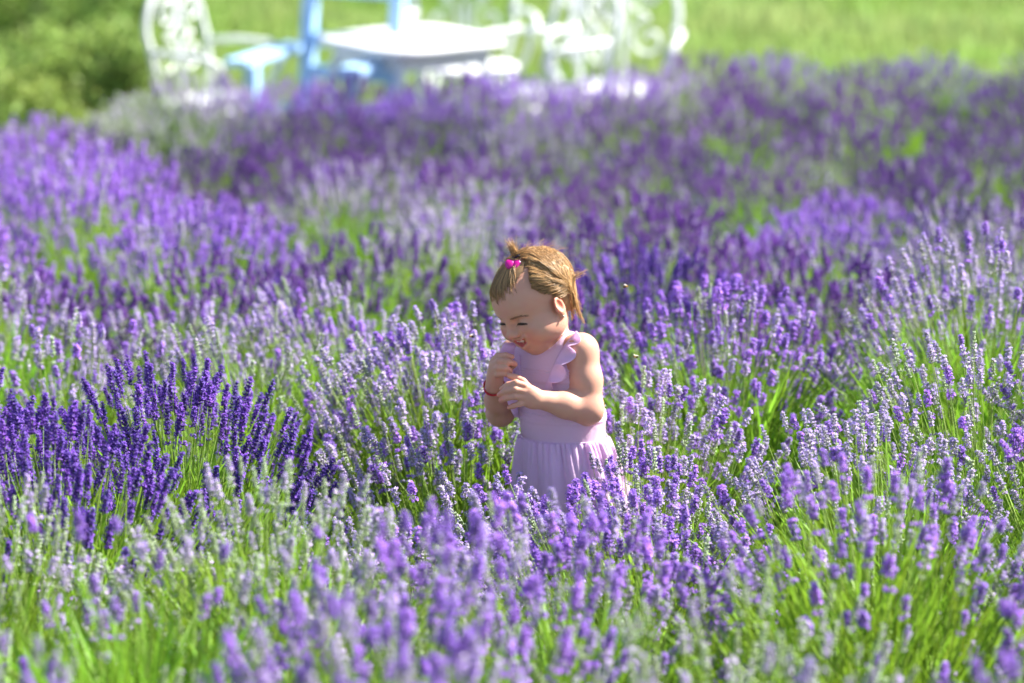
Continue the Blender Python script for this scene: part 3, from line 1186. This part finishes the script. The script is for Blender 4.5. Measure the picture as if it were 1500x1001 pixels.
    # locks behind the ear and at the nape, one small flick
    for i in range(40):
        a = np.array([.052, -.046, .000]) + rg.normal(0, .003, 3)
        pts = [a + np.array([.004 * t, -.010 * t, .0022 * t - .0007 * t * t]) * 1.0 + rg.normal(0, .0006, 3) for t in np.arange(0, rg.uniform(2.0, 4.4), .5)]
        strands.append((pts, .0005, .0002))
    for i in range(900):
        q = rg.uniform(-1, 1)
        lock = math.floor(q * 6)
        a = np.array([.055 * q, -.044 - .028 * (1 - q * q) + rg.normal(0, .005), -.010 + rg.normal(0, .012)])
        cu = .2 + .5 * abs(math.sin(lock * 2.2)) + rg.uniform(0, .2)
        pts = [a]
        v = down * .9 + np.array([.05 * q, -.25, 0])
        for k in range(11):
            v = v + np.array([.03 * math.sin(lock + k * .5), -.05 * cu * k * .3, .05 * cu * k * .25])
            v /= np.linalg.norm(v)
            pts.append(pts[-1] + v * .0034)
        strands.append((pts, .00055, .00025))
    for i in range(260):
        x, y = rg.uniform(-.06, .06), rg.uniform(-.08, .03)
        p = scalp(x, y)
        if not hair_ok(p)[0]:
            continue
        a, nn = onsurf(p, .005)
        d = nn * .5 + np.array([0, -.8, -.1]) + rg.normal(0, .25, 3)
        pts = [a + d * .005 * k + down * .0005 * k * k for k in range(6)]
        strands.append((pts, .00022, .00010))
    m = MB()
    for pts, r0, r1 in strands:
        if len(pts) < 3:
            continue
        P = [hd(*p) for p in pts]
        n = len(P)
        m.tube(P, [r0 + (r1 - r0) * (k / (n - 1)) ** 2 for k in range(n)], 3)
    m.build('hair_strands', M['hair'], hair, kind='stuff')
    # the tuft
    m = MB()
    for i in range(260):
        a = PONY + rg.normal(0, .0028, 3)
        g = rg.random()
        d = HR_.T @ (np.array([-.42, -.1, .95]) if g < .45 else np.array([.95, .1, .42]))
        d = d + rg.normal(0, .17, 3)
        d /= np.linalg.norm(d)
        Ln = rg.uniform(.018, .034) * (1.05 if g < .45 else 1.1)
        cv = rg.normal(0, .25, 3)
        pts = [a + np.array([0, 0, .003])]
        for k in range(7):
            d = d + cv * .12 + (down * .05 if g >= .45 else 0)
            d /= np.linalg.norm(d)
            pts.append(pts[-1] + d * Ln / 7)
        m.tube([hd(*p) for p in pts], [.00048 * (1 - .1 * k) for k in range(8)], 3)
    m.build('tuft', M['hair'], hair)
    # magenta clip with two petals below a dark elastic
    m = MB()
    e = [hd(*(PONY + np.array([.007 * math.cos(w), .006 * math.sin(w), .002 + .001 * math.sin(3 * w)]))) for w in np.linspace(0, 6.283, 17)[:-1]]
    m.tube(e, .0022, 8, closed=True)
    el = m.build('hair_elastic', M['clip2'], girl)
    m = MB()
    W0 = hd(*PONY) + np.array([-.004, -.019, -.004])
    for dx, ln, sp in ((-.007, .018, -.25), (.004, .026, .12)):
        b0 = W0 + np.array([dx, 0, 0])
        dr = np.array([math.sin(sp) - .1, -.42, -.9])
        dr /= np.linalg.norm(dr)
        sd = np.cross(dr, [0, -1, .4])
        sd /= np.linalg.norm(sd)
        nn = np.cross(sd, dr)
        Vv, Ff = [], []
        nu, nv = 10, 12
        for i in range(nu + 1):
            t = i / nu
            w = .0090 * math.sin(min(1, .12 + t * .9) * math.pi) ** .6
            th = .0030 * math.sin(min(1, .1 + t * .88) * math.pi) ** .5
            for k in range(nv):
                an = 2 * math.pi * k / nv
                Vv.append(b0 + dr * ln * t + sd * w * math.cos(an) + nn * th * math.sin(an))
        for i in range(nu):
            for k in range(nv):
                l = (k + 1) % nv
                Ff.append((i * nv + k, i * nv + l, (i + 1) * nv + l, (i + 1) * nv + k))
        Ff.append(tuple(range(nv)))
        Ff.append(tuple(nu * nv + k for k in range(nv))[::-1])
        m.add(Vv, Ff)
    m.build('hair_clip', M['clip'], girl)


build_hair()


# dress
def build_dress():
    lo = np.array([-.06, 6.84, .38])
    hi = np.array([.24, 7.14, .72])
    fd = Field(lo, hi, .0024)
    g = .0065
    fd.ell(CHEST, (.078 + g, .060 + g, .070 + g), BR, .02)
    fd.ell(BELLY, (.078 + g, .068 + g, .075 + g), BR, .035)
    fd.ell(HIP, (.084 + g, .074 + g, .060 + g), BR, .03)
    fd.cap(SHL * .80 + SHR * .20, SHR * .80 + SHL * .20, .034, .034, .03)
    # neckline and armholes
    fd.ell(NECK + BF * .030 + [0, 0, .026], (.050, .050, .042), BR, .004, 'sub')
    fd.ell(SHL + BL * .030 + [0, 0, -.012], (.043, .042, .060), BR, .006, 'sub')
    fd.ell(SHR - BL * .030 + [0, 0, -.012], (.043, .042, .060), BR, .006, 'sub')
    wz = at(812, 648, 6.95)[2]
    ax = [(fd.lo[i] + fd.h * np.arange(fd.n[i])) for i in range(3)]
    fd.F = np.maximum(fd.F, (wz - .004 - ax[2])[None, None, :].astype(np.float32))
    # pin tucks across chest and midriff
    z = ax[2]
    tuck = np.zeros_like(z)
    for py0, py1, n in ((541, 562, 5), (606, 622, 4)):
        za, zb = at(790, py1, 6.93)[2], at(790, py0, 6.93)[2]
        t = (z - za) / (zb - za)
        tuck += np.where((t > 0) & (t < 1), .0030 * np.abs(np.sin(t * math.pi * n)), 0)
    fd.F = fd.F - tuck[None, None, :].astype(np.float32)
    V, Q = fd.surface()
    V = relax(V, Q, 1, .3)
    dress = link('dress', mesh_np('dress', V, Q, [M['dress']], smooth=True), girl, label='pale pink cotton dress with pin tucks and ruffled shoulders')
    # pleated skirt
    rg = np.random.default_rng(5)
    nA, nT = 260, 46
    ph = rg.uniform(0, 6.28, 6)
    C0 = np.array([HIP[0] - .002, HIP[1], wz + .002])
    VV = []
    th = np.linspace(0, 2 * np.pi, nA, endpoint=False)
    for j in range(nT):
        t = j / (nT - 1)
        a = .0855 + .052 * t ** .85
        b = .0775 + .052 * t ** .85
        fold = np.sin(th * 13 + ph[0] + .8 * np.sin(th * 3 + ph[1])) * .6 + np.sin(th * 22 + ph[2] + 1.2 * t) * .3 + np.sin(th * 5 + ph[3]) * .5
        gather = np.sin(th * 46 + 1.5 * np.sin(th * 7)) * .0028 * max(0, 1 - t * 2.6)
        amp = .0030 + .0145 * t ** .8
        rr = 1 + gather / .08
        x = (a + fold * amp) * rr * np.cos(th)
        y = (b + fold * amp) * rr * np.sin(th)
        zz = C0[2] - .245 * t + .004 * np.sin(th * 13 + ph[0]) * t
        back = np.array([.036, .026, 0]) * t
        VV.append(C0[None] * [1, 1, 0] + back + x[:, None] * BL + y[:, None] * BF + np.stack([0 * zz, 0 * zz, zz * np.ones_like(th)], 1))
    V = np.concatenate(VV)
    I = np.arange(nA * nT).reshape(nT, nA)
    Q = np.stack([I[:-1], np.roll(I, -1, 1)[:-1], np.roll(I, -1, 1)[1:], I[1:]], -1).reshape(-1, 4)[:, ::-1]
    sk = link('skirt', mesh_np('skirt', V, Q, [M['dress']], smooth=True), dress)
    md = sk.modifiers.new('thick', 'SOLIDIFY')
    md.thickness = .0016
    # waist seam
    m = MB()
    m.tube([C0 + [0, 0, .001] + BL * .0852 * math.cos(w) + BF * .0772 * math.sin(w) for w in th[::4]], .0014, 6, closed=True)
    m.build('waist_seam', M['dress'], dress)
    # shoulder ruffles: wavy strips from the back over the shoulder to the waist
    def ruffle(seam, outd, width, waves, seed):
        rg2 = np.random.default_rng(seed)
        S = [Vector(p) for p in seam]
        # resample
        nS = 120
        cum = [0]
        for a, b in zip(S[:-1], S[1:]):
            cum.append(cum[-1] + (b - a).length)
        tt = np.linspace(0, cum[-1], nS)
        P = np.stack([np.interp(tt, cum, [p[i] for p in S]) for i in range(3)], 1)
        k = np.array([.25, .5, .25])
        for _ in range(14):
            P[1:-1] = P[:-2] * .25 + P[1:-1] * .5 + P[2:] * .25
        O = np.stack([np.interp(tt, np.linspace(0, cum[-1], len(outd)), [o[i] for o in outd]) for i in range(3)], 1)
        O /= np.linalg.norm(O, axis=1)[:, None]
        T = np.gradient(P, axis=0)
        T /= np.linalg.norm(T, axis=1)[:, None]
        Nn = np.cross(O, T)
        Nn /= np.linalg.norm(Nn, axis=1)[:, None]
        env = np.sin(np.clip(np.linspace(0.04, .97, nS), 0, 1) * math.pi) ** .45
        nW = 9
        VV = []
        p0 = rg2.uniform(0, 6)
        wv = np.sin(np.linspace(0, waves * 6.283, nS) + p0 + .7 * np.sin(np.linspace(0, 5, nS)))
        for j in range(nW):
            t = j / (nW - 1)
            w = width * env * t * (1 + .10 * wv * t)
            VV.append(P + O * w[:, None] + Nn * (.0095 * t ** 1.1 * wv * env)[:, None] + T * (.004 * t * np.cos(np.linspace(0, waves * 6.283, nS)))[:, None])
        V = np.concatenate(VV)
        I = np.arange(nS * nW).reshape(nW, nS)
        Q = np.stack([I[:-1, :-1], I[:-1, 1:], I[1:, 1:], I[1:, :-1]], -1).reshape(-1, 4)
        rf = link('ruffle', mesh_np('ruffle', V, Q, [M['dress']], smooth=True), dress)
        md = rf.modifiers.new('thick', 'SOLIDIFY')
        md.thickness = .0014
        md.offset = 0
    TB = BVHTree.FromPolygons([v.co for v in girl.data.vertices], [p.vertices for p in girl.data.polygons])
    TD = BVHTree.FromPolygons([v.co for v in dress.data.vertices], [p.vertices for p in dress.data.polygons])

    def on(px, py, Yd, body=False):
        o = Vector((0, 0, CAM_H))
        d = (Vector(at(px, py, 7.0)) - o).normalized()
        hs = [q for q in (TD.ray_cast(o, d)[0], TB.ray_cast(o, d)[0] if body else None) if q is not None]
        h = min(hs, key=lambda q: (q - o).length) if hs else None
        return np.array(h - d * .002) if h is not None and h.y < 7.03 else at(px, py, Yd)
    ruffle([on(843, 489, 6.960, True), on(836, 494, 6.94, True), on(826, 507, 6.92, True), on(817, 522, 6.913), on(808, 542, 6.912), on(801, 560, 6.912), on(797, 574, 6.914)],
           [(.5, -.6, .4), (.6, -.75, .2), (.75, -.75, .1), (.75, -.75, 0), (.75, -.75, -.1), (.6, -.8, -.15), (.5, -.8, -.2)], .031, 4.0, 1)
    ruffle([at(774, 504, 7.000), at(762, 503, 6.985), at(754, 509, 6.972), on(753, 526, 6.965), on(754, 550, 6.958), on(757, 580, 6.955), on(760, 612, 6.955)],
           [(-.8, -.1, .35), (-.9, -.2, .25), (-.95, -.25, .1), (-.9, -.4, 0), (-.7, -.65, 0), (-.65, -.7, 0), (-.6, -.75, -.1)], .030, 4.5, 2)
    m = MB()
    m.tube([on(761 + .02 * (y - 519), y, 6.93) for y in range(520, 644, 4)], .0011, 5)
    m.build('front_seam', M['dress'], dress)


build_dress()

m = MB()
bc = at(724, 566, 6.955)
bx = (WRR - ELR) / np.linalg.norm(WRR - ELR)
e1 = np.cross(bx, [0, 1, 0])
e1 /= np.linalg.norm(e1)
e2 = np.cross(bx, e1)
for o in (-.0022, .0022):
    m.tube([bc + bx * (o + .0015 * math.sin(2 * w + o * 900)) + (e1 * math.cos(w) + e2 * math.sin(w)) * .0192 for w in np.linspace(0, 6.283, 33)[:-1]], .0013, 6, closed=True)
m.build('bracelet', M['bracelet'], girl, label='thin red double cord bracelet')
for sgn in (1, -1):
    # soft shoes under the skirt
    hp = HIP + BL * .04 * sgn
    c0 = np.array([hp[0], hp[1], 0]) - BF * .006
    mm = MB()
    V, Fc = [], []
    prof = [(-.035, .020, .030), (-.015, .027, .045), (.015, .029, .045), (.050, .031, .035), (.080, .029, .027), (.100, .016, .018)]
    for yy, w, h in prof:
        for k in range(12):
            a = 2 * math.pi * k / 12
            V.append(c0 + BF * yy + BL * w * math.cos(a) + np.array([0, 0, max(.002, .020 + (h - .018) * math.sin(a))]))
    for i in range(len(prof) - 1):
        for k in range(12):
            l = (k + 1) % 12
            Fc.append((i * 12 + k, i * 12 + l, (i + 1) * 12 + l, (i + 1) * 12 + k))
    Fc += [tuple(range(12))[::-1], tuple((len(prof) - 1) * 12 + k for k in range(12))]
    mm.add(V, Fc)
    mm.build('shoe', M['shoe'], girl)

# ------------------------------------------------------------------ garden furniture on the bank
M['white'] = mat('white_paint', (.80, .82, .82), .45, spec=.4, noise=(14, (.74, .76, .76)))
M['blue'] = mat('light_blue_paint', (.38, .60, .90), .5, spec=.35, noise=(10, (.42, .64, .91)))
FY = 14.42
SLOPE = math.atan(0.09)


def seat_on(o, px, py_seat, Y, zrot):
    """stand a thing on the bank at the photo column px"""
    x = at(px, py_seat, Y)[0]
    o.location = (x, Y, float(ground(x, Y)))
    o.rotation_euler = (Matrix.Rotation(SLOPE, 3, 'X') @ Matrix.Rotation(zrot, 3, 'Z')).to_euler()


def arc(c, r, a0, a1, n=14, ax='xz', y=0.0, sx=1.0):
    out = []
    for i in range(n):
        w = a0 + (a1 - a0) * i / (n - 1)
        if ax == 'xz':
            out.append((c[0] + sx * r * math.cos(w), y, c[1] + r * math.sin(w)))
    return out


def spiral(cx, cz, r0, r1, a0, turns, y, n=26):
    out = []
    for i in range(n):
        t = i / (n - 1)
        r = r0 + (r1 - r0) * t
        w = a0 + turns * 2 * math.pi * t
        out.append((cx + r * math.cos(w), y, cz + r * math.sin(w)))
    return out


def iron_chair(label, px, Y, zrot, sc_=1.0):
    o = link('garden_chair', None, label=label, category='chair', group='white metal garden chairs on the bank')
    # local frame: chair faces -Y, back at +Y
    m = MB()
    m.lathe([(.195, .430), (.205, .436), (.208, .446), (.200, .455), (.10, .452), (.02, .452)], n=28)
    m.build('seat', M['white'], o)
    for sx in (-1, 1):
        m = MB()
        m.tube([(sx * .15, -.14, .435), (sx * .19, -.19, .32), (sx * .17, -.18, .16), (sx * .20, -.23, 0.0), (sx * .215, -.25, .004)], [.012, .013, .012, .011, .012], 8)
        m.build('leg', M['white'], o)
        m = MB()
        m.tube([(sx * .15, .14, .435), (sx * .17, .19, .30), (sx * .16, .20, .15), (sx * .19, .25, 0.0)], [.012, .013, .012, .011], 8)
        m.build('leg', M['white'], o)
        m = MB()
        m.tube([(sx * .20, .19, .66), (sx * .255, .06, .665), (sx * .265, -.08, .66), (sx * .25, -.16, .635), (sx * .235, -.16, .60), (sx * .22, -.12, .52), (sx * .19, -.10, .44)], .013, 8)
        m.build('armrest', M['white'], o)
    m = MB()
    hoop = [(-.17, .16, .44), (-.205, .18, .58), (-.215, .20, .70)] + \
        [(.215 * math.cos(w), .21 + .02 * math.sin(w), .72 + .21 * math.sin(w)) for w in np.linspace(math.pi, 0, 15)] + \
        [(.215, .20, .70), (.205, .18, .58), (.17, .16, .44)]
    m.tube(hoop, .0135, 8)
    m.build('back_frame', M['white'], o)
    for cx, cz, r0, r1, a0, tu in ((-.09, .80, .085, .012, -1.57, 1.4), (.09, .80, .085, .012, -1.57, -1.4),
                                   (-.10, .62, .085, .012, 1.57, -1.3), (.10, .62, .085, .012, 1.57, 1.3)):
        m = MB()
        m.tube(spiral(cx, cz, r0, r1, a0, tu, .195), .0085, 6)
        m.build('scroll', M['white'], o)
    m = MB()
    m.tube([(0, .175, .45), (0, .19, .62), (0, .205, .80), (0, .215, .92)], .009, 6)
    m.build('back_bar', M['white'], o)
    m = MB()
    m.tube([(.19 * math.cos(w), .19 * math.sin(w), .20) for w in np.linspace(0, 6.283, 25)[:-1]], .007, 6, closed=True)
    m.build('stretcher', M['white'], o)
    seat_on(o, px, 70, Y, zrot)
    o.scale = (sc_, sc_, sc_)
    return o


def garden_table():
    o = link('garden_table', None, label='white square garden table with curved legs among the chairs', category='table')
    m = MB()
    h = .66
    S = .285
    V, Fc = [], []
    # rounded-edge top
    prof = [(S - .012, h - .030), (S, h - .022), (S, h - .006), (S - .008, h), (S * .5, h + .002)]
    n = 4 * 8
    def sq(r, k):
        w = 2 * math.pi * k / n
        e = 5.0
        c, s_ = math.cos(w), math.sin(w)
        q = (abs(c) ** e + abs(s_) ** e) ** (-1 / e)
        return r * q * c, r * q * s_
    for r, z in prof:
        for k in range(n):
            V.append((*sq(r, k), z))
    for i in range(len(prof) - 1):
        for k in range(n):
            l = (k + 1) % n
            Fc.append((i * n + k, i * n + l, (i + 1) * n + l, (i + 1) * n + k))
    Fc += [tuple(range(n))[::-1], tuple((len(prof) - 1) * n + k for k in range(n))]
    m.add(V, Fc)
    m.build('tabletop', M['white'], o)
    m = MB()
    for a, b in (((-1, -1), (1, -1)), ((1, -1), (1, 1)), ((1, 1), (-1, 1)), ((-1, 1), (-1, -1))):
        m.box(((a[0] + b[0]) / 2 * .2, (a[1] + b[1]) / 2 * .2, h - .062), (.42 if a[1] == b[1] else .018, .42 if a[0] == b[0] else .018, .062))
    m.build('apron', M['white'], o, smooth=False)
    for sx in (-1, 1):
        for sy in (-1, 1):
            m = MB()
            m.tube([(sx * .19, sy * .19, h - .035), (sx * .215, sy * .215, .48), (sx * .17, sy * .17, .25), (sx * .19, sy * .19, .08), (sx * .225, sy * .225, 0)], [.02, .022, .017, .015, .016], 8)
            m.build('leg', M['white'], o)
    m = MB()
    m.lathe([(.15, .235), (.16, .24), (.16, .25), (.15, .255)], n=24)
    m.build('shelf', M['white'], o)
    seat_on(o, 603, 60, FY, R_(38))


def blue_chair():
    o = link('garden_armchair', None, label='light blue painted wooden garden armchair beside the white table', category='chair')
    B = M['blue']
    def part(name, bs, mt=B):
        m = MB()
        for c, s, r in bs:
            m.box(c, s, Matrix.Rotation(r, 3, 'X') if r else None)
        m.build(name, mt, o, smooth=False)
    for i in range(5):
        part('seat_slat', [((0, -.17 + i * .085, .40 - i * .006), (.40, .078, .020), 0)])
    for sx in (-1, 1):
        part('leg', [((sx * .205, -.20, .29), (.045, .045, .58), 0)])
        part('back_post', [((sx * .185, .20, .42), (.050, .040, .90), R_(-7))])
        part('armrest', [((sx * .235, -.02, .592), (.095, .50, .024), 0)])
        part('side_rail', [((sx * .185, 0, .375), (.024, .38, .06), 0)])
    part('top_rail', [((0, .252, .835), (.425, .046, .095), R_(-7))])
    part('back_rail', [((0, .222, .62), (.33, .026, .05), R_(-7))])
    part('lower_rail', [((0, .21, .50), (.33, .026, .05), R_(-7))])
    seat_on(o, 478, 40, FY - .05, R_(-24))


garden_table()
blue_chair()
iron_chair('white scrolled metal garden chair turned towards the light blue armchair', 322, FY + .05, R_(62), .92)
iron_chair('white scrolled metal garden chair standing behind the square table', 690, FY + .75, R_(8), .95)
iron_chair('white scrolled metal garden chair drawn up beside the square table', 795, FY + .12, R_(-55), .96)
iron_chair('white scrolled metal garden chair with its hoop back against open grass', 902, FY + .22, R_(-12), .96)

# ------------------------------------------------------------------ shrubs behind the field
M['shrub'] = mat('shrub_leaf', (.29, .41, .10), .5, trans=.4, vary=.4, hue=.03)
M['bark'] = mat('bark', (.14, .10, .07), .9, noise=(30, (.08, .055, .04)))


def shrub(label, px, Y, w, h, seed, n=5200, mt='shrub', name='shrub', group='leafy shrubs behind the field', extra=None):
    rg = np.random.default_rng(seed)
    x = at(px, 100, Y)[0]
    o = link(name, None, label=label, category='shrub', group=group)
    o.location = (x, Y, float(ground(x, Y)))
    # clumps of leaves through an uneven dome
    K = 26
    cc = np.stack([rg.normal(0, .38, K) * w, rg.normal(0, .38, K) * w, rg.uniform(.2, .92, K) * h], 1)
    cc[:, :2] *= (1.15 - .7 * (cc[:, 2] / h) ** 2)[:, None]
    k = rg.integers(0, K, n)
    p = cc[k] + rg.normal(0, .055, (n, 3)) * [1, 1, .8]
    p[:, 2] = np.abs(p[:, 2])
    d = rg.normal(0, 1, (n, 3)) + [0, 0, .9]
    d /= np.linalg.norm(d, axis=1)[:, None]
    s = np.cross(d, rg.normal(0, 1, (n, 3)))
    s /= np.linalg.norm(s, axis=1)[:, None]
    L = rg.uniform(.018, .038, n)[:, None]
    V = np.stack([p, p + d * L * .5 + s * L * .26, p + d * L, p + d * L * .5 - s * L * .26], 1).reshape(-1, 3)
    q = np.arange(n)[:, None] * 4
    link('foliage', mesh_np('foliage', V, (q + [0, 1, 2, 3]), [M[mt]]), o, kind='stuff')
    m = MB()
    for c in cc[:12]:
        m.tube([(c[0] * .12, c[1] * .12, -.02), (c[0] * .5, c[1] * .5, c[2] * .55), tuple(c)], [.010, .006, .003], 5)
    m.build('branches', M['bark'], o, kind='stuff')
    return o


shrub('rounded bright green shrub right beside the white chair', 175, 14.6, .42, .68, 1, 11000)
shrub('low light green shrub nestled between two taller shrubs', 95, 14.4, .36, .52, 2, 9000)
shrub('dark green shrub at the far end of the lavender row', 15, 14.5, .36, .54, 3, 8000)
shrub('tall loose green shrub standing behind the rounded bright shrub', 215, 15.9, .40, .80, 4, 8000)
shrub('grey-green spreading shrub high on the bank', 90, 17.6, .8, .62, 6, 12000)

# ------------------------------------------------------------------ bees
M['bee'] = mat('bee_fur', (.16, .09, .02), .8, noise=(260, (.02, .014, .008)))
M['bee_fur'] = mat('bee_gold', (.45, .27, .06), .9)
M['wing'] = mat('bee_wing', (.75, .72, .65), .3, trans=.6)


def bee(label, px, py, Y, rz):
    o = link('bee', None, label=label, category='bee', group='bees over the lavender')
    o.location = at(px, py, Y)
    o.rotation_euler = (0, R_(-12), rz)
    o.scale = (.78, .78, .78)
    m = MB()
    n = 14
    prof = [(.0004, -.0078), (.0016, -.0068), (.0026, -.0045), (.0027, -.0025), (.0016, -.0006)]
    m.lathe(prof, n=12)
    a = m.build('abdomen', M['bee'], o)
    a.rotation_euler = (0, R_(90), 0)
    m = MB()
    m.lathe([(.0006, -.0008), (.0022, .0004), (.0026, .0018), (.0020, .0032), (.0005, .0042)], n=12)
    t = m.build('thorax', M['bee_fur'], o)
    t.rotation_euler = (0, R_(90), 0)
    m = MB()
    m.lathe([(.0004, .0038), (.0015, .0044), (.0016, .0054), (.0005, .0062)], n=10)
    hh = m.build('head', M['bee'], o)
    hh.rotation_euler = (0, R_(90), 0)
    for sy in (-1, 1):
        V = [(0.001 + x, sy * y, .0024 + z) for x, y, z in ((0, .001, 0), (.002, .004, .0014), (.001, .0085, .0026), (-.002, .0095, .0028), (-.0035, .006, .002), (-.002, .002, .0006))]
        link('wing', mesh_np('wing', V, [(0, 1, 2, 3, 4, 5)], [M['wing']]), o)


bee('small bee flying in the air behind the toddler', 917, 420, 7.05, R_(15))
bee('small bee hovering beside a lilac spike near the hands', 690, 493, 7.02, R_(160))
bee('small bee working on a violet flower head beside the dress', 931, 523, 6.98, R_(-150))
print('objects', len(bpy.data.objects))
